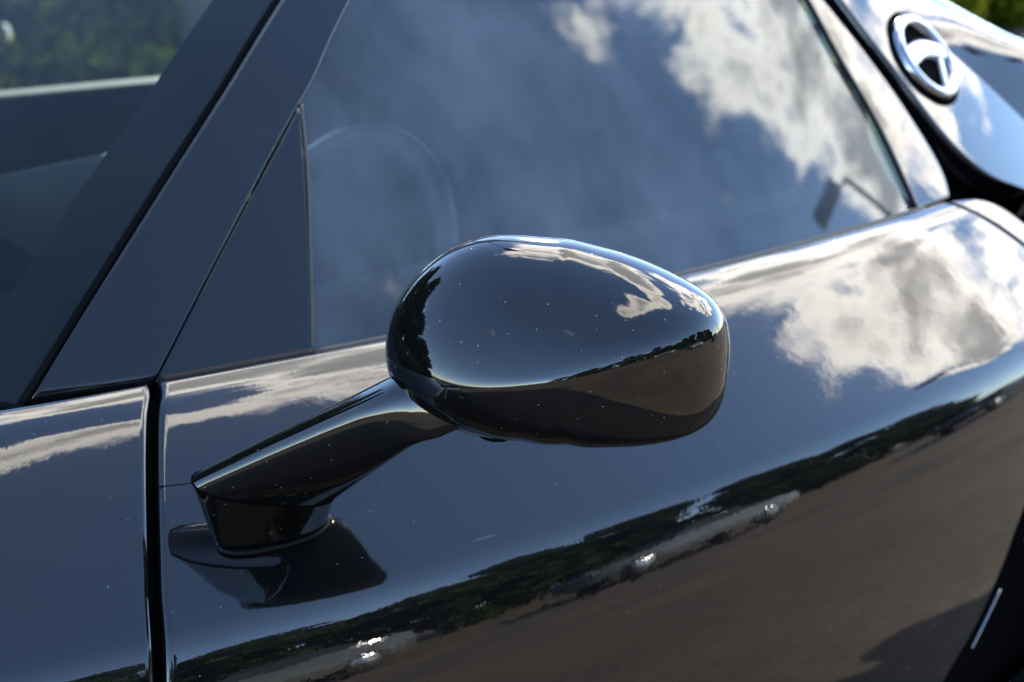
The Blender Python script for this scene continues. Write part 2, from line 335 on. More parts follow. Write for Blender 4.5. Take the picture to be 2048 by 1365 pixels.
SEAM = [(0.0535, -0.001), (0.0526, 0.0034), (0.0382, 0.0313), (0.0257, 0.0585), (0.0101, 0.0953), (-0.0043, 0.1307), (-0.0177, 0.1648), (-0.0327, 0.2174), (-0.038, 0.30), (-0.02, 0.45), (0.0, 0.66)]
REAR = [(1.0250, -0.001), (1.0468, 0.0234), (1.0758, 0.0557), (1.0967, 0.0853), (1.115, 0.14), (1.10, 0.21), (1.01, 0.29), (0.9056, 0.3477), (0.8636, 0.3901), (0.8053, 0.4392), (0.7526, 0.4756), (0.71, 0.56), (0.70, 0.66)]
gp = 0.0034
sh = lambda P, d: [(x + d, l) for x, l in P]
def arch_l(x, cx): z = 0.335 + math.sqrt(max(0.37**2 - (x-cx)**2, 0)) if abs(x-cx) < 0.37 else 0.27; return l_at_z(max(z, 0.27))
for mir in (False, True):
    panel("door", S, sh(SEAM, gp), sh(REAR, -0.0025), PAINT, CAR, nu=90, nt=110, r=0.0045, mirror=mir)
    panel("front_fender", S, [(-1.5, -0.001), (-1.5, 0.08), (-1.5, 0.16), (-1.5, 0.2452)], sh(SEAM[:8] + [(-0.035, 0.2452)], -gp), PAINT, CAR, nu=130, nt=50, r=0.0045, rolls=(0, 1, 1, 0), mirror=mir)
    xs = np.linspace(-1.5, -0.03, 60)
    # strip of fender below the shoulder, cut by the wheel arch
    TP = [(x, 0.2452) for x in xs]; BT = [(x, max(arch_l(x, -0.62), 0.25)) for x in xs]
    panel("fender_skirt", S, TP, BT, PAINT, CAR, nu=16, nt=70, rolls=(0, 0, 0, 0), mirror=mir)
    QT = [(1.0300, 0.0074), (1.0569, 0.0097), (1.089, 0.0178), (1.1098, 0.0409), (1.1219, 0.065), (1.15, 0.10)]
    # rear quarter: lower edge of the intake mouth back to the tail
    panel("rear_quarter", S, sh([(1.0300, 0.002), (1.0468, 0.0234), (1.0758, 0.0557), (1.0967, 0.0853), (1.115, 0.14)], 0.0025), sh([(1.034, 0.0025), (1.0911, 0.0171), (1.1149, 0.0396), (1.1306, 0.0631), (1.165, 0.14)], 0.003), PAINT, CAR, nu=14, nt=30, r=0.003, mirror=mir)
    xq = np.linspace(1.155, 3.05, 60)
    panel("rear_flank", S, [(x, 0.14-0.16*min(1, (x-1.155)/0.25)) for x in xq], [(x, max(arch_l(x, 1.82), 0.2)) for x in xq], PAINT, CAR, nu=40, nt=80, r=0.004, rolls=(1, 0, 1, 0), mirror=mir)
    panel("sill", offs(S, -0.02), [(x, 0.60) for x in np.linspace(-0.22, 1.45, 20)], [(x, 0.74) for x in np.linspace(-0.22, 1.45, 20)], PIANO, CAR, nu=10, nt=40, mirror=mir)
    # jamb behind the panel gaps, side intake behind the door
    panel("door_jamb", offs(S, -0.016), sh(SEAM, -0.03), sh(SEAM, 0.03), DARK, CAR, nu=6, nt=40, rolls=(0, 0, 0, 0), flange=0, mirror=mir)
    panel("intake_liner", offs(S, -0.07), sh(REAR, -0.06), [(1.5, l) for x, l in REAR], DARK, CAR, nu=20, nt=40, rolls=(0, 0, 0, 0), flange=0, mirror=mir)
    box("inner_side", (-1.4, 0.10, 0.20), (2.8, 0.16, 0.86), DARK, CAR) if not mir else box("inner_side", (-1.4, 2*YC-0.16, 0.20), (2.8, 2*YC-0.10, 0.86), DARK, CAR)

for (p0, p1) in (((1.015, 0.335), (0.955, 0.40)), ((0.90, 0.435), (0.845, 0.482))):
    q = np.linspace(0, 1, 14); P = offs(S, -0.022)(p0[0]+(p1[0]-p0[0])*q, p0[1]+(p1[1]-p0[1])*q); tube("intake_blade", P, 0.0012, ALU, CAR, 8)
# greenhouse
GAP = [(-0.0361, -0.0015), (0.024, 0.0593), (0.1046, 0.1385), (0.1888, 0.2187), (0.2833, 0.3093), (0.35, 0.37)]
PIL = [(0.0594, -0.0044), (0.1439, 0.0857), (0.264, 0.2076), (0.2841, 0.2266), (0.3225, 0.2685), (0.3583, 0.3051), (0.41, 0.355)]
TRI = [(0.1834, -0.0036), (0.2163, 0.079), (0.2451, 0.1521), (0.264, 0.2076)]
WR = [(0.974, -0.0034), (0.9815, 0.1142), (0.9765, 0.1927), (0.9782, 0.2662), (0.97, 0.345)]
BR = [(1.0578, -0.0022), (1.0655, 0.0105), (1.0638, 0.1023), (1.0428, 0.1862), (1.0156, 0.2636), (0.985, 0.345)]
BUT = [(1.2449, -0.0247), (1.163, 0.0134), (1.1226, 0.0557), (1.1001, 0.1022), (1.0853, 0.1499), (1.0662, 0.2044), (1.0505, 0.2612), (1.03, 0.345)]
GRV = [(1.43, -0.03), (1.3553, 0.0599), (1.2745, 0.1464), (1.1895, 0.2329), (1.1777, 0.2448), (1.09, 0.345)]
Gi = offs(G, -0.010)
for mir in (False, True):
    panel("windscreen_pillar", G, sh(GAP, 0.0085), sh(PIL, -0.0006), SATIN, CAR, nu=14, nt=50, r=0.0022, rolls=(1, 1, 0, 0), mirror=mir)
    panel("corner_panel", G, PIL[:3], [TRI[0], TRI[1], (0.2625, 0.203)], SATIN, CAR, nu=16, nt=30, r=0.0015, rolls=(1, 1, 1, 0), flange=0.01, mirror=mir)
    slab("side_window", offs(G, -0.003), [TRI[0], TRI[1], TRI[2], TRI[3], (0.2841, 0.2266), (0.3225, 0.2685), (0.3583, 0.3051), (0.40, 0.345)], [(0.974, -0.0034), (0.978, 0.06), (0.9815, 0.1142), (0.979, 0.15), (0.9765, 0.1927), (0.977, 0.23), (0.9782, 0.2662), (0.97, 0.345)], GLASS, CAR, nu=40, nt=30, mirror=mir)
    panel("rear_pillar_trim", G, sh(WR, 0.006), BR, PAINT, CAR, nu=16, nt=40, r=0.003, rolls=(1, 1, 1, 0), mirror=mir)
    panel("roof_buttress", G, BUT, GRV, PAINT, CAR, nu=30, nt=60, r=0.006, rolls=(1, 1, 0, 0), mirror=mir)
    # dark throat of the upper air intake
    panel("intake_throat", offs(G, -0.05), sh(BR, -0.05), sh(GRV, 0.02), DARK, CAR, nu=12, nt=30, rolls=(0, 0, 0, 0), flange=0, mirror=mir)
    # seals
    f = poly(WR); P = offs(G, 0.0)(*f(np.linspace(0, 1, 40)).T + np.array([[0.003], [0]])); tube("window_seal", P, 0.0032, RUBBER, CAR, 8, mirror=mir)
    f = poly(TRI); P = offs(G, -0.0008)(*f(np.linspace(0.0, 1, 40)).T + np.array([[0.0012], [0]])); tube("corner_seal", P, 0.0016, SEAL, CAR, 8, mirror=mir)
    xs2 = np.linspace(0.1834, 0.985, 80); P = offs(G, 0.002)(xs2, np.full(80, -0.006)); tube("belt_seal", P, 0.0042, RUBBER if mir else SEAL, CAR, 8, mirror=mir)
    P = np.stack([np.linspace(0.062, 0.1834, 30), ], 0)[0]; P = offs(G, 0.0)(P, np.full(30, -0.006)); tube("corner_gasket", P, 0.0058, RUBBER, CAR, 8, mirror=mir)
    # haunch rising behind the buttress to the engine cover
    g = poly(GRV)(np.linspace(0.05, 0.95, 30)); Pg = offs(G, -0.004)(g[:, 0], g[:, 1])
    K = np.array([(1.611, .225, 1.027), (1.56, .20, 1.055), (1.472, .226, 1.069), (1.426, .279, 1.10), (1.381, .332, 1.129), (1.358, .359, 1.145), (1.27, .44, 1.19)])
    tt = np.linspace(0, 1, 30); kd = np.linspace(0, 1, len(K)); Pk = np.stack([np.interp(tt, kd, K[:, c]) for c in range(3)], 1)
    for _ in range(6): Pk[1:-1] = (Pk[:-2] + 2*Pk[1:-1] + Pk[2:])/4
    rows = []
    for u in np.linspace(0, 1.6, 26):
        q = Pg + (Pk - Pg)*u + np.array([[0, 0, 1]])*(0.12*u*(1-u))
        rows.append(q)
    P = np.array(rows)
    if mir: P = P*np.array([1, -1, 1]) + np.array([0, 2*YC, 0])
    nT, nU = P.shape[:2]
    fix_normals(mesh_obj("rear_haunch", P.reshape(-1, 3), [(i*nU+j, i*nU+j+1, (i+1)*nU+j+1, (i+1)*nU+j) for i in range(nT-1) for j in range(nU-1)], PAINT, CAR))

# roof: from the top of one greenhouse side over to the other
def roof_rows(x0, x1, n, m0):
    rows = []
    for x in np.linspace(x0, x1, n):
        a = G(x, m0); b = G(x, 0.50); y = np.linspace(b[1], 2*YC - b[1], 30); z = b[2] + 0.035*(1 - ((y-YC)/(YC-b[1]))**2)
        s = [G(x, m) for m in np.linspace(m0, 0.5, 10)[:-1]]
        row = s + [np.array([x, yy, z_]) for yy, z_ in zip(y, z)] + [np.array([p[0], 2*YC-p[1], p[2]]) for p in reversed(s)]
        rows.append(row)
    return np.array(rows)
P = roof_rows(0.34, 1.20, 26, 0.348); P2 = P - np.array([0, 0, 0.02]); closed_pair("roof", P, P2, PAINT, CAR)
# rear deck
rows = []
for x in np.linspace(1.15, 3.05, 20):
    y = np.linspace(0.34, 2*YC-0.34, 20); z = 1.02 - 0.16*((x-1.15)/1.4)**1.2 + 0.02*(1-((y-YC)/.46)**2); rows.append(np.stack([np.full(20, x), y, z], 1))
P = np.array(rows); closed_pair("engine_cover", P, P - np.array([0, 0, .02]), PAINT, CAR)
# hood
rows = []
for x in np.linspace(-1.5, -0.10, 30):
    e = S(x, -0.001); y = np.linspace(e[1]+0.004, 2*YC-e[1]-0.004, 30); z = e[2] - 0.001 - 0.0*y + 0.03*np.clip(1-((y-YC)/(YC-e[1]))**2, 0, 1); rows.append(np.stack([np.full(30, x), y, z], 1))
P = np.array(rows); closed_pair("hood", P, P - np.array([0, 0, .015]), PAINT, CAR)
box("front_bumper", (-1.72, 0.15, 0.16), (-1.49, 2*YC-0.15, 0.72), PAINT, CAR, bev=0.09)
box("rear_bumper", (2.95, 0.08, 0.2), (3.22, 2*YC-0.08, 0.90), PAINT, CAR, bev=0.08)
box("floor_pan", (-1.4, 0.08, 0.14), (2.85, 2*YC-0.08, 0.19), DARK, CAR)
box("engine_bulkhead", (1.12, 0.25, 0.2), (1.16, 2*YC-0.25, 1.20), DARK, CAR)

# windscreen: wraps from pillar to pillar
g = poly(GAP)(np.linspace(0, 1, 30)); Pl = offs(G, -0.003)(g[:, 0], g[:, 1])
U = np.linspace(0, 1, 61)
def ws(off):
    out = []
    for k in range(30):
        p = Pl[k]; q = p*np.array([1, -1, 1]) + np.array([0, 2*YC, 0]); b = 1-(2*U-1)**2
        wrap = 0.40 - 0.33*k/29; x = p[0] - wrap*(0.55*b + 0.45*b**2)*1.0 ; y = p[1] + U*(q[1]-p[1]); z = p[2] + (0.02 + 0.055*k/29)*b
        out.append(np.stack([x, y, z], 1) + np.array(off))
    return np.array(out)
W = ws((0, 0, 0)); 
fb = 5
def cut(A, j0, j1): return A[:, j0:j1+1]
Ud = U
W2 = W + np.array([0.002, 0, -0.0045])
closed_pair("windscreen", W, W2, WGLASS, CAR)
for mir in (False, True):
    # black frit band printed along the inside of the glass edge
    nn = 8; J = np.linspace(0, 1, nn); rows = []
    FR = poly([(-0.0892, -0.0005), (-0.0259, 0.0655), (0.0256, 0.1156), (0.1141, 0.2054), (0.2297, 0.3123), (0.31, 0.37)])
    for k in range(30):
        c = W2[k]; d = np.r_[0, np.cumsum(np.linalg.norm(np.diff(c, axis=0), axis=1))]; wd = 0.062
        rows.append(np.stack([np.interp(J*wd, d, c[:, a]) for a in range(3)], 1) + np.array([0.0006, 0.0, -0.0012]))
    P = np.array(rows)
    closed = P - np.array([0, 0, 0.001])
    closed_pair("frit_band", P, closed, FRIT, CAR, mirror=mir)
    P = offs(G, -0.013)(*(poly(sh(GAP, 0.0045))(np.linspace(0, 1, 40)).T)); tube("windscreen_seal", P, 0.0062, DARK, CAR, 8, mirror=mir)

# interior
rows = []
for t in np.linspace(0, 1, 14):
    a = math.pi*t; y = np.linspace(0.16, 2*YC-0.16, 40); hump = 0.07*np.exp(-((y-0.46)/0.16)**2)
    rows.append(np.stack([0.06 - 0.22*np.cos(a)*np.ones(40), y, 0.76 + (0.09+hump)*math.sin(a)**0.6], 1))
P = np.array(rows); closed_pair("dashboard", P, P - np.array([0, 0, 0.3]), LEATHER, CAR)
secs_b = []
for k, x in enumerate((0.14, 0.16, 0.30, 0.325, 0.33)):
    g_ = (0.82, 0.95, 1.0, 0.98, 0.94)[k]; t = np.linspace(0, math.pi, 28); secs_b.append(np.concatenate([np.stack([np.full(28, x), 0.50 - 0.25*g_*np.sign(np.cos(t))*np.abs(np.cos(t))**0.75, 0.84 + 0.175*g_*np.sin(t)**0.8], 1)]))
Pb_ = np.array(secs_b); closed_pair("instrument_hood", Pb_, Pb_*np.array([1, 0.92, 1]) + np.array([0, 0.04, -0.02]), LEATHER, CAR)
tube("hood_piping", Pb_[3] + np.array([0.004, 0, 0.003]), 0.004, STITCH, CAR, 6)
th = np.linspace(0, 2*math.pi, 48, endpoint=False); tl = R(24)
ctr = np.array([0.50, 0.46, 0.86]); ring = [ctr + 0.17*np.array([math.sin(t)*math.sin(tl), math.cos(t), math.sin(t)*math.cos(tl)]) for t in th]
stw = tube("steering_wheel", ring, 0.015, WHEELL, CAR, 10, close=True)
for a in (0.05, math.pi-0.05, -math.pi/2):
    tube("spoke", [ctr, ctr + 0.165*np.array([math.sin(a)*math.sin(tl), math.cos(a), math.sin(a)*math.cos(tl)])], 0.010, WHEELL, stw, 8)
tube("column", [ctr, ctr + np.array([-0.25, 0, -0.10])], 0.035, LEATHER, stw, 12)
for y0 in (0.46, 2*YC-0.46):
    def tp(bm):
        for v in bm.verts:
            if v.co.z > 0.9: v.co.x += 0.16; v.co.y = y0 + (v.co.y-y0)*0.55
    st = box("seat", (0.82, y0-0.24, 0.35), (0.96, y0+0.24, 0.985), LEATHER, CAR, bev=0.04, taper=tp)
    box("seat_base", (0.45, y0-0.24, 0.28), (0.90, y0+0.24, 0.46), LEATHER, st, bev=0.05)
for y0, y1 in ((0.105, 0.16), (2*YC-0.16, 2*YC-0.085)):
    box("door_card", (0.05, y0, 0.40), (1.05, y1, 0.962), LEATHER, CAR, bev=0.012)
box("rear_shelf", (1.04, 0.26, 0.98), (1.12, 2*YC-0.26, 1.075), LEATHER, CAR, bev=0.01)
box("centre_console", (0.15, YC-0.11, 0.2), (1.05, YC+0.11, 0.62), LEATHER, CAR, bev=0.03)

# wheels
for x, r in ((-0.62, 0.335), (1.82, 0.345)):
    for s in (1, -1):
        y = YC - s*0.74
        w = lathe("wheel", [(r*0.70, -0.13), (r*0.93, -0.135), (r, -0.11), (r, 0.11), (r*0.93, 0.135), (r*0.70, 0.13)], TYRE, CAR, 'Y', (x, y, r), 48)
        lathe("rim", [(r*0.72, 0.12), (r*0.70, -0.10), (r*0.66, -0.115), (r*0.62, -0.06), (r*0.2, -0.04), (0.0, -0.05)], ALU, w, 'Y', (x, y, r), 32) if s > 0 else lathe("rim", [(r*0.72, -0.12), (r*0.70, 0.10), (r*0.66, 0.115), (r*0.62, 0.06), (r*0.2, 0.04), (0.0, 0.05)], ALU, w, 'Y', (x, y, r), 32)

# ------------------------------------------------------------------ emblem on the buttress
EC = (1.166, 0.169); Ge = offs(G, 0.003)
def emb(x, q, h): return offs(G, h)(np.asarray(x), np.asarray(q))
n = 64; th = np.linspace(0, 2*math.pi, n, endpoint=False)
def ring_mesh(name, r0, r1, h0, h1, m, parent, a0=0, a1=2*math.pi, ex=1.0):
    """flat chrome band between two radii, bevelled, standing h1 proud of the panel"""
    full = abs(a1 - a0) > 6.28; k = 72; t = np.linspace(a0, a1, k, endpoint=not full)
    rm, rh = (r0+r1)/2, (r1-r0)/2; prof = [(rm - rh*math.cos(q), h0 + (h1-h0)*math.sin(q)**0.8) for q in np.linspace(0, math.pi, 11)]
    V = []; Fc = []; c = len(prof)
    for a in t:
        for (r, h) in prof: V.append(emb(EC[0]+ex*r*math.cos(a), EC[1]+r*math.sin(a), h))
    for i in range(k if full else k-1):
        for j in range(c-1): i2 = (i+1) % k; Fc.append((i*c+j, i*c+j+1, i2*c+j+1, i2*c+j))
    if not full: Fc.append(tuple(range(c))); Fc.append(tuple((k-1)*c+j for j in range(c)))
    return fix_normals(mesh_obj(name, V, Fc, m, parent))
def disc(name, r, h, m, parent):
    V = [emb(EC[0], EC[1], h)]; Fc = []; k = 64
    for rr in (r*0.5, r):
        for a in np.linspace(0, 2*math.pi, k, endpoint=False): V.append(emb(EC[0]+rr*math.cos(a), EC[1]+rr*math.sin(a), h))
    for a in np.linspace(0, 2*math.pi, k, endpoint=False): V.append(emb(EC[0]+r*math.cos(a), EC[1]+r*math.sin(a), -0.004))
    for i in range(k):
        j = (i+1) % k; Fc.append((0, 1+i, 1+j)); Fc.append((1+i, 1+k+i, 1+k+j, 1+j)); Fc.append((1+k+i, 1+2*k+i, 1+2*k+j, 1+k+j))
    return fix_normals(mesh_obj(name, V, Fc, m, parent))
EMB = disc("emblem", 0.066, 0.0015, DARK, CAR)
ring_mesh("emblem_ring", 0.043, 0.059, 0.001, 0.010, CHROME, EMB)
def strap(name, pts, wid, h, m, parent):
    P = np.array(pts, float); T = np.gradient(P, axis=0); T /= np.linalg.norm(T, axis=1, keepdims=True); Nn = np.stack([-T[:, 1], T[:, 0]], 1); V = []; Fc = []
    wid = np.broadcast_to(np.asarray(wid, float), (len(P),))
    for p, nn_, w in zip(P, Nn, wid):
        for (s, hh) in ((-1, 0.001), (-1, h-0.0015), (-0.55, h), (0.55, h), (1, h-0.0015), (1, 0.001)): V.append(emb(p[0]+nn_[0]*w*s, p[1]+nn_[1]*w*s, hh))
    for i in range(len(P)-1):
        for j in range(5): Fc.append((i*6+j, i*6+j+1, (i+1)*6+j+1, (i+1)*6+j))
    Fc.append(tuple(range(6))); Fc.append(tuple((len(P)-1)*6+j for j in range(6)))
    return fix_normals(mesh_obj(name, V, Fc, m, parent))
ts = np.linspace(-1, 1, 20)
strap("emblem_bar", [(EC[0] + 0.050*t, EC[1] + 0.003 + 0.007*math.cos(t*2.2)) for t in ts], 0.013, 0.0082, CHROME, EMB)
strap("emblem_stem", [(EC[0] + 0.018 + 0.012*t, EC[1] - 0.026 + 0.020*t) for t in ts], 0.005, 0.0075, CHROME, EMB)

# ------------------------------------------------------------------ door mirror
MS = 0.95; MC = np.array([0.1670, -0.2346, 1.0145]); ma = np.array([0.63715, -0.77074, 0.0]); mb = np.array([0.15517, 0.12827, 0.97952]); mc = np.array([-0.75496, -0.62410, 0.20132])
OUT = [(-0.0569, 0.0653), (-0.0505, 0.0678), (-0.0343, 0.0686), (-0.0118, 0.0678), (0.0235, 0.0632), (0.0491, 0.0568), (0.0714, 0.0481), (0.0906, 0.0387), (0.1034, 0.0298), (0.1085, 0.0205), (0.1106, 0.008), (0.1101, -0.011), (0.1089, -0.0269), (0.1063, -0.0398), (0.0988, -0.0497), (0.0849, -0.0568), (0.0629, -0.0621), (0.0375, -0.0651), (0.0086, -0.0649), (-0.0207, -0.0638), (-0.0502, -0.0611), (-0.07, -0.0565), (-0.0867, -0.0492), (-0.1002, -0.04), (-0.1088, -0.0289), (-0.1125, -0.0144), (-0.1128, -0.0013), (-0.1098, 0.0151), (-0.1019, 0.03), (-0.0891, 0.045), (-0.073, 0.0584)]
CEN = np.array([-0.004, -0.012])
def outline(n):
    P = np.array(OUT)*MS; ang = np.unwrap(np.arctan2(P[:, 1]-CEN[1], P[:, 0]-CEN[0])); rad = np.linalg.norm(P-CEN, axis=1)
    if ang[-1] < ang[0]: ang = ang[::-1]; rad = rad[::-1]
    A = np.r_[ang-2*math.pi, ang, ang+2*math.pi]; Rr = np.r_[rad, rad, rad]; t = np.linspace(0, 2*math.pi, n, endpoint=False) + ang[0]*0
    fine = np.linspace(-math.pi, 3*math.pi, 1440); rf = np.interp(fine, A, Rr); k = np.hanning(51); k /= k.sum(); rf = np.convolve(np.pad(rf, 51, 'edge'), k, 'same')[51:-51]
    r = np.interp(t, fine, rf); return CEN + np.stack([r*np.cos(t), r*np.sin(t)], 1)
NO = 220; RIM = outline(NO); DEPTH = 0.068
def mpt(ab, h): return MC + ab[..., 0:1]*ma + ab[..., 1:2]*mb + np.asarray(h)[..., None]*mc
def dome(s): return DEPTH*np.maximum(1 - np.clip(s, 0, 1)**2.5, 0)**0.60
def crease(ab, s):
    # soft horizontal ridge low on the shell, climbing towards the outer end
    a = ab[..., 0]/MS; t = ab[..., 1]/MS - (-0.0185 + 0.23*a + 1.2*np.maximum(a, 0)**2*(a > 0)); return -0.26*(np.sqrt(t*t + 0.0045**2) - 0.0045)*(1 - s**3)
def shell_pt(ab, s): return mpt(ab, dome(s) - 0.012 + crease(ab, s))
def shell_mesh():
    ss = np.r_[np.linspace(0.02, 0.80, 60), np.linspace(0.82, 0.97, 14), [0.98, 0.988, 0.994, 0.998, 1.0]]
    V = [mpt(CEN, np.array(DEPTH))]; Fc = []
    for s in ss: V += list(shell_pt(CEN + (RIM-CEN)*s, np.full(NO, s)))
    V[0] = shell_pt(CEN, np.array(0.0))
    # the housing runs back from the shell edge to a rear face that looks along the car, then the pocket of the glass
    base = mpt(CEN + (RIM-CEN), np.full(NO, -0.012))
    for (sc, k) in ((0.997, 0.06), (0.985, 0.2), (0.95, 0.4), (0.89, 0.6), (0.80, 0.8), (0.71, 0.92), (0.65, 0.98), (0.615, 1.0), (0.60, 0.975)):
        q = mpt(CEN + (RIM-CEN)*sc, np.full(NO, -0.012)); V += list(q + BACK[None, :]*(REACH(q)*k)[:, None])
    nr = len(ss) + 10
    for k in range(NO): Fc.append((0, 1+k, 1+(k+1) % NO))
    for i in range(nr-2):
        for k in range(NO): a, b = 1+i*NO, 1+(i+1)*NO; Fc.append((a+k, b+k, b+(k+1) % NO, a+(k+1) % NO))
    return V[:1+NO*(nr-1)], Fc
BACK = np.array([0.66, 0.70, -0.27]); BACK /= np.linalg.norm(BACK); RN = np.array([0.95, 0.30, 0.0]); RN /= np.linalg.norm(RN)
def REACH(q): return np.maximum(0.058 - ((q - MC) @ RN)/(BACK @ RN), 0.006)
V, Fc = shell_mesh()
MIR = fix_normals(mesh_obj("wing_mirror", V, Fc, MIRPAINT, CAR, label="glossy black teardrop mirror housing"))
q = mpt(CEN + (RIM-CEN)*0.598, np.full(NO, -0.012)); P = q + BACK[None, :]*(REACH(q)*0.965)[:, None]; Pb = P - RN*0.003
fix_normals(mesh_obj("mirror_glass", list(P) + list(Pb), [tuple(range(NO)), tuple(range(2*NO-1, NO-1, -1))] + [(k, (k+1) % NO, NO+(k+1) % NO, NO+k) for k in range(NO)], SILVER, MIR, smooth=False))

def section(L_, R_, Bv, n=40, p=2.3):
    """aerofoil-like closed section between two end points, Bv = half thickness towards the viewer's side"""
    c = (L_+R_)/2; A = (R_-L_)/2; t = np.linspace(0, 2*math.pi, n, endpoint=False)
    ct, st = np.cos(t), np.sin(t); return c + np.outer(np.sign(ct)*np.abs(ct)**(2/p), A) + np.outer(np.sign(st)*np.abs(st)**(2/p), Bv)
def loft(name, secs, m, parent, cap=True):
    n = len(secs[0]); V = np.concatenate(secs); Fc = []
    for i in range(len(secs)-1):
        for k in range(n): Fc.append((i*n+k, i*n+(k+1) % n, (i+1)*n+(k+1) % n, (i+1)*n+k))
    if cap: Fc.append(tuple(range(n))); Fc.append(tuple((len(secs)-1)*n+k for k in reversed(range(n))))
    o = fix_normals(mesh_obj(name, V, Fc, m, parent)); mark_sharp(o, 60); return o
v3 = lambda *a: np.array(a, float)
L0, R0 = v3(0.0367, -0.0477, 0.8597), v3(0.1168, -0.0599, 0.8588); L1, R1 = v3(0.0162, -0.0540, 0.9128), v3(0.1022, -0.0896, 0.8911)
B1 = v3(-0.40, -0.79, -0.46)*0.0155
nrm = v3(-0.12, -0.70, 0.70)
secs = []
for t in np.linspace(0, 1, 10):
    e = t; secs.append(section(L0 + (L1-L0)*e - nrm*0.006*(1-t), R0 + (R1-R0)*e - nrm*0.006*(1-t), B1*(0.85+0.15*t), 64, 2.35))
loft("mirror_pedestal", secs, MIRPAINT, MIR)
tube("pedestal_gasket", section(L0, R0, B1*0.88, 60, 2.35) + nrm*0.0004, 0.0016, RUBBER, MIR, 8, close=True)

L2, R2 = v3(0.0928, -0.1639, 0.9892), v3(0.1043, -0.1855, 0.9610); L3, R3 = v3(0.0965, -0.1650, 0.9910), v3(0.1120, -0.1910, 0.9600)
B2 = v3(-0.55, -0.70, -0.20)*0.017
secs = []
for t in np.linspace(0, 1, 22):
    fl = max(0, (t-0.84)/0.16)**2; A_ = L1 + (L2-L1)*t; Z_ = R1 + (R2-R1)*t
    secs.append(section(A_ + (L3-L2)*fl, Z_ + (R3-R2)*fl, B1 + (B2-B1)*t, 64, 2.35 + 0.5*t))
secs += [secs[-1] + (MC - secs[-1].mean(0))*k for k in (0.15, 0.3, 0.45)]
loft("mirror_arm", secs, MIRPAINT, MIR)
# seam ring where the arm sits on the pedestal
tube("arm_joint", section(L1, R1, B1*1.02, 60), 0.0008, DARK, MIR, 6, close=True)
def on_shell(deg, s): i = int(deg/360*NO) % NO; return shell_pt(CEN + (RIM[i]-CEN)*s, np.array(s))
tube("shell_seam", [on_shell(a, 0.945 + 0.03*math.sin(R(a-95)*180/145)) for a in np.arange(95, 241, 2.25)], [0.00075*min(1, 0.05+(a-95)/25, 0.05+(241-a)/12) for a in np.arange(95, 241, 2.25)], PIANO, MIR, 6)
# drain slot under the inboard end of the housing
def under(a, s): i = int((a/(2*math.pi))*NO) % NO; return shell_pt(CEN + (RIM[i]-CEN)*s, np.array(s)) + mc*0.0006
tube("drain_slot", [under(a, 0.972) for a in np.linspace(R(228), R(244), 10)], [0.0002, .0010, .0016, .0019, .0020, .0020, .0018, .0014, .0009, .0002], DARK, MIR, 8)
# thin split line of the sail plate between the door gap and the pedestal
tube("sail_split", offs(S, -0.0002)(np.linspace(0.0165, 0.0393, 12), np.linspace(0.0866, 0.0893, 12)), 0.0005, DARK, CAR, 6)

# ------------------------------------------------------------------ planting
def leaf_cloud(centres, radii, n, size, seed, flat=0.8):
    r = np.random.default_rng(seed); k = r.integers(0, len(centres), n); d = r.normal(size=(n, 3)); d /= np.linalg.norm(d, axis=1, keepdims=True)
    p = centres[k] + d*(radii[k]*(0.55 + 0.5*r.random(n)))[:, None]*np.array([1, 1, flat])
    a = r.normal(size=(n, 3)); a /= np.linalg.norm(a, axis=1, keepdims=True); b = np.cross(a, r.normal(size=(n, 3))); b /= np.linalg.norm(b, axis=1, keepdims=True)
    s = size*(0.6 + 0.8*r.random(n))[:, None]; V = np.stack([p - a*s, p + b*s*0.5, p + a*s, p - b*s*0.5], 1).reshape(-1, 3)
    return V, [(4*i, 4*i+1, 4*i+2, 4*i+3) for i in range(n)]
def tree_meshes(seed, h, wd, leaves):
    r = np.random.default_rng(seed); c = []; rad = []
    for k in range(34):
        a = r.random()*6.28; t = r.random(); z = h*(0.06 + 0.92*t); w = wd*(0.25 + 0.75*math.sin(math.pi*min(1, 0.15+0.8*t)))*math.sqrt(r.random()); c.append((w*math.cos(a), w*math.sin(a), z)); rad.append(wd*(0.22 + 0.24*r.random()))
    c = np.array(c); V, Fc = leaf_cloud(c, np.array(rad), leaves, 0.16, seed+1)
    me = bpy.data.meshes.new("crown"); me.from_pydata(V.tolist(), [], Fc); me.materials.append(LEAFD)
    # trunk with limbs
    tv = []; tf = []
    def limb(p0, p1, r0, r1):
        b = len(tv); p0 = np.array(p0); p1 = np.array(p1); d = p1-p0; d = d/np.linalg.norm(d); u = np.cross(d, [0.3, 0.9, 0.1]); u /= np.linalg.norm(u); w = np.cross(d, u)
        for (p, rr) in ((p0, r0), ((p0+p1)/2 + u*0.05*h*0.2, (r0+r1)/2), (p1, r1)):
            for q in range(7): t = q*6.2832/7; tv.append(tuple(p + rr*(u*math.cos(t)+w*math.sin(t))))
        for i in range(2):
            for q in range(7): tf.append((b+i*7+q, b+i*7+(q+1) % 7, b+(i+1)*7+(q+1) % 7, b+(i+1)*7+q))
    limb((0, 0, 0), (0.05, 0.03, h*0.45), 0.035*h, 0.022*h); limb((0.05, 0.03, h*0.45), (0, 0.1, h*0.85), 0.022*h, 0.006*h)
    for k in r.choice(34, 9, replace=False): limb((0.04, 0.02, h*(0.25+0.25*r.random())), c[k], 0.014*h, 0.004*h)
    mt = bpy.data.meshes.new("trunk"); mt.from_pydata(tv, [], tf); mt.materials.append(BARK); mt.shade_smooth()
    return me, mt
KINDS = [tree_meshes(11, 4.6, 1.9, 7000), tree_meshes(23, 3.6, 1.7, 6000), tree_meshes(35, 5.6, 1.5, 7000)]
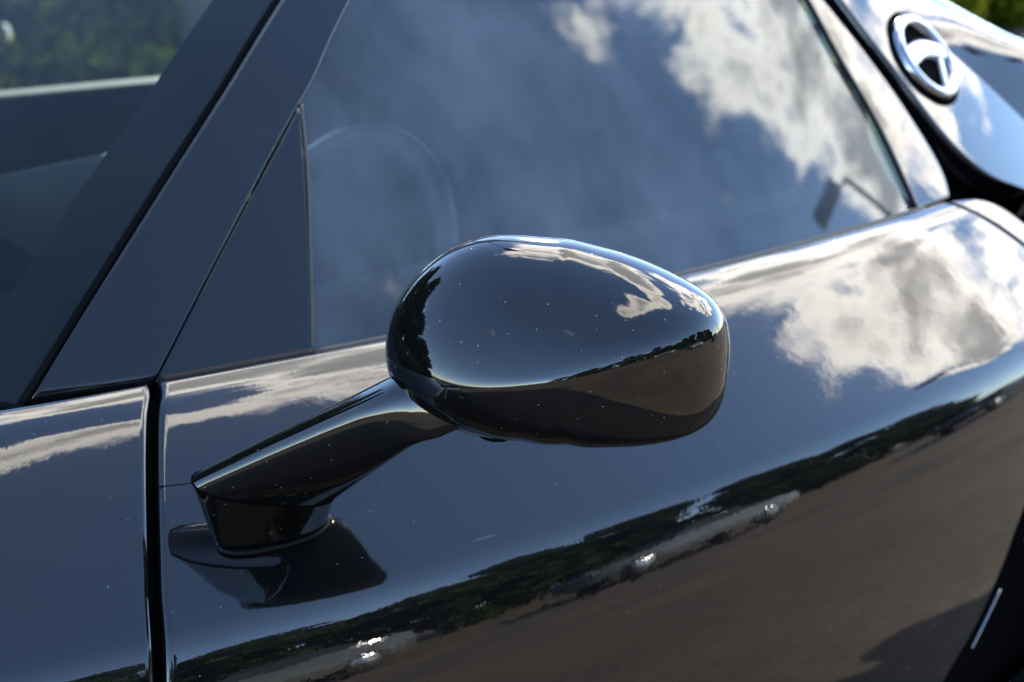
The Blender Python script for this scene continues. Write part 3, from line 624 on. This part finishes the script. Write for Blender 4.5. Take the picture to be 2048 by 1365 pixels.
def tree(x, y, kind, sc, label, group):
    t = empty("tree", (x, y, 0), label, "tree", group, random.random()*6); t.scale = (sc, sc, sc); bpy.context.view_layer.update()
    for me, nm in zip(KINDS[kind], ("crown", "trunk")):
        o = bpy.data.objects.new(nm, me); COL.objects.link(o); o.parent = t
for i in range(22):
    x = -26 + i*3.1 + random.uniform(-.8, .8); tree(x, -20 - random.uniform(0, 4), random.randrange(3), random.uniform(1.45, 1.95), "dark leafy tree of the row mirrored along the lower door", "trees mirrored in the door")
for i in range(7):
    tree(-11.5 + i*1.7, 8.6 + random.uniform(0, 2.5), random.randrange(3), random.uniform(1.2, 1.7), "tall dark tree of the clump mirrored at the inner end of the mirror housing", "trees mirrored in the mirror housing")
# shrubs of the hedge on the far side of the car
def shrub_mesh(seed, w, h, n):
    r = np.random.default_rng(seed); c = np.stack([r.uniform(-w, w, 22), r.uniform(-0.45, 0.45, 22), np.r_[r.uniform(0.12, 0.35, 8), r.uniform(0.3, h*0.85, 14)]], 1); V, Fc = leaf_cloud(c, r.uniform(0.18, 0.36, 22), n, 0.055, seed+3)
    me = bpy.data.meshes.new("foliage"); me.from_pydata(V.tolist(), [], Fc); me.materials.append(LEAFY); return me
SH = [shrub_mesh(s, 0.75, 1.45, 9000) for s in (3, 5, 8)]
for i in range(22):
    x = -6 + i*1.25
    t = empty("hedge_shrub", (x, 6.0 + random.uniform(-.15, .15), 0.1), "yellow-green leafy shrub of the blurred hedge beyond the car", "shrub", "hedge beyond the car", random.choice((0, math.pi)))
    o = bpy.data.objects.new("foliage", SH[i % 3]); COL.objects.link(o); o.parent = t
    tube("stem", [(0, 0, 0), (0.03, 0.02, 0.4), (-0.05, 0.0, 0.9)], [0.03, 0.025, 0.012], BARK, None, 6).parent = t

# ------------------------------------------------------------------ street lamps
def street_lamp(x, y, h, yaw, label, arm=1.3):
    t = empty("street_lamp", (x, y, 0), label, "street lamp", None, yaw)
    def add(o): o.parent = t; o.matrix_parent_inverse.identity(); return o
    add(tube("pole", [(0, 0, 0), (0, 0, h*0.5), (0, 0, h)], [0.09, 0.075, 0.055], GALV, None, 12))
    add(tube("bracket", [(0, 0, h-0.05), (0.25, 0, h+0.05), (arm, 0, h+0.10)], 0.035, GALV, None, 8))
    hd = add(box("lamp_head", (arm-0.35, -0.17, h+0.04), (arm+0.45, 0.17, h+0.17), LAMPB, None, bev=0.04))
    g = box("lens", (arm-0.2, -0.12, h+0.02), (arm+0.35, 0.12, h+0.043), CONC, None, bev=0.005); g.parent = hd
    add(box("collar", (-0.15, -0.15, 0.0), (0.15, 0.15, 0.06), GALV, None, bev=0.01))
street_lamp(12.4, -3.2, 6.75, R(239), "grey lamp post mirrored in the rear of the side window", 0.55)
street_lamp(2.9, 4.7, 8.0, R(240), "tall lamp post mirrored across the top of the mirror housing", 1.8)

# ------------------------------------------------------------------ parked cars opposite
def parked(x, y, yaw, col, label):
    t = empty("parked_car", (x, y, 0), label, "car", "cars parked opposite", yaw)
    pm = mat("parked_paint", col, 0.08, 0.3, 1.5); prof = [(-2.1, .45, .62), (-2.0, .62, .78), (-1.0, .86, .88), (-0.35, .92, .90), (0.9, .92, .90), (1.7, .94, .88), (2.1, .86, .80), (2.15, .5, .70)]
    def add(o, p=None): o.parent = p or t; o.matrix_parent_inverse.identity(); return o
    secs = [np.array([(a, -w, .30), (a, -w*1.02, zt*0.7), (a, -w*.93, zt), (a, 0, zt+.02), (a, w*.93, zt), (a, w*1.02, zt*0.7), (a, w, .30), (a, 0, .22)]) for a, zt, w in prof]
    add(loft("body", secs, pm, None))
    cb = [(-0.75, .90, .72), (-0.1, 1.36, .60), (0.9, 1.40, .60), (1.75, .93, .70)]
    add(loft("cabin", [np.array([(a, -w, .88), (a+.0, -w*.98, zt-.05 if zt > 1 else zt), (a, -w*.8, zt), (a, w*.8, zt), (a, w*.98, zt-.05 if zt > 1 else zt), (a, w, .88)]) for a, zt, w in cb], PIANO, None))
    add(box("roof_panel", (-0.15, -.52, 1.395), (0.95, .52, 1.425), pm, None, bev=.012))
    for sgn in (-1, 1):
        add(box("headlight", (-2.09, sgn*.58-.16, .58), (-1.98, sgn*.58+.16, .70), CHROME, None, bev=.03))
        for a in (-1.3, 1.35):
            w = add(lathe("wheel", [(0.0, -.10), (.2, -.11), (.31, -.10), (.31, .10), (.2, .11), (0, .10)], TYRE, None, 'Y', (a, sgn*.80, .31), 24))
            add(lathe("rim", [(0.0, sgn*.12), (.17, sgn*.125), (.2, sgn*.112)], ALU, None, 'Y', (a, sgn*.80, .31), 20), w)
parked(15.5, -7.2, R(8), (0.01, 0.01, 0.012), "black parked car mirrored at the far end of the door")
parked(8.5, -10.5, R(4), (0.16, 0.165, 0.17), "grey parked car mirrored low in the middle of the door")
parked(2.0, -11.5, R(-5), (0.12, 0.118, 0.11), "pale grey parked car mirrored low at the front of the door")
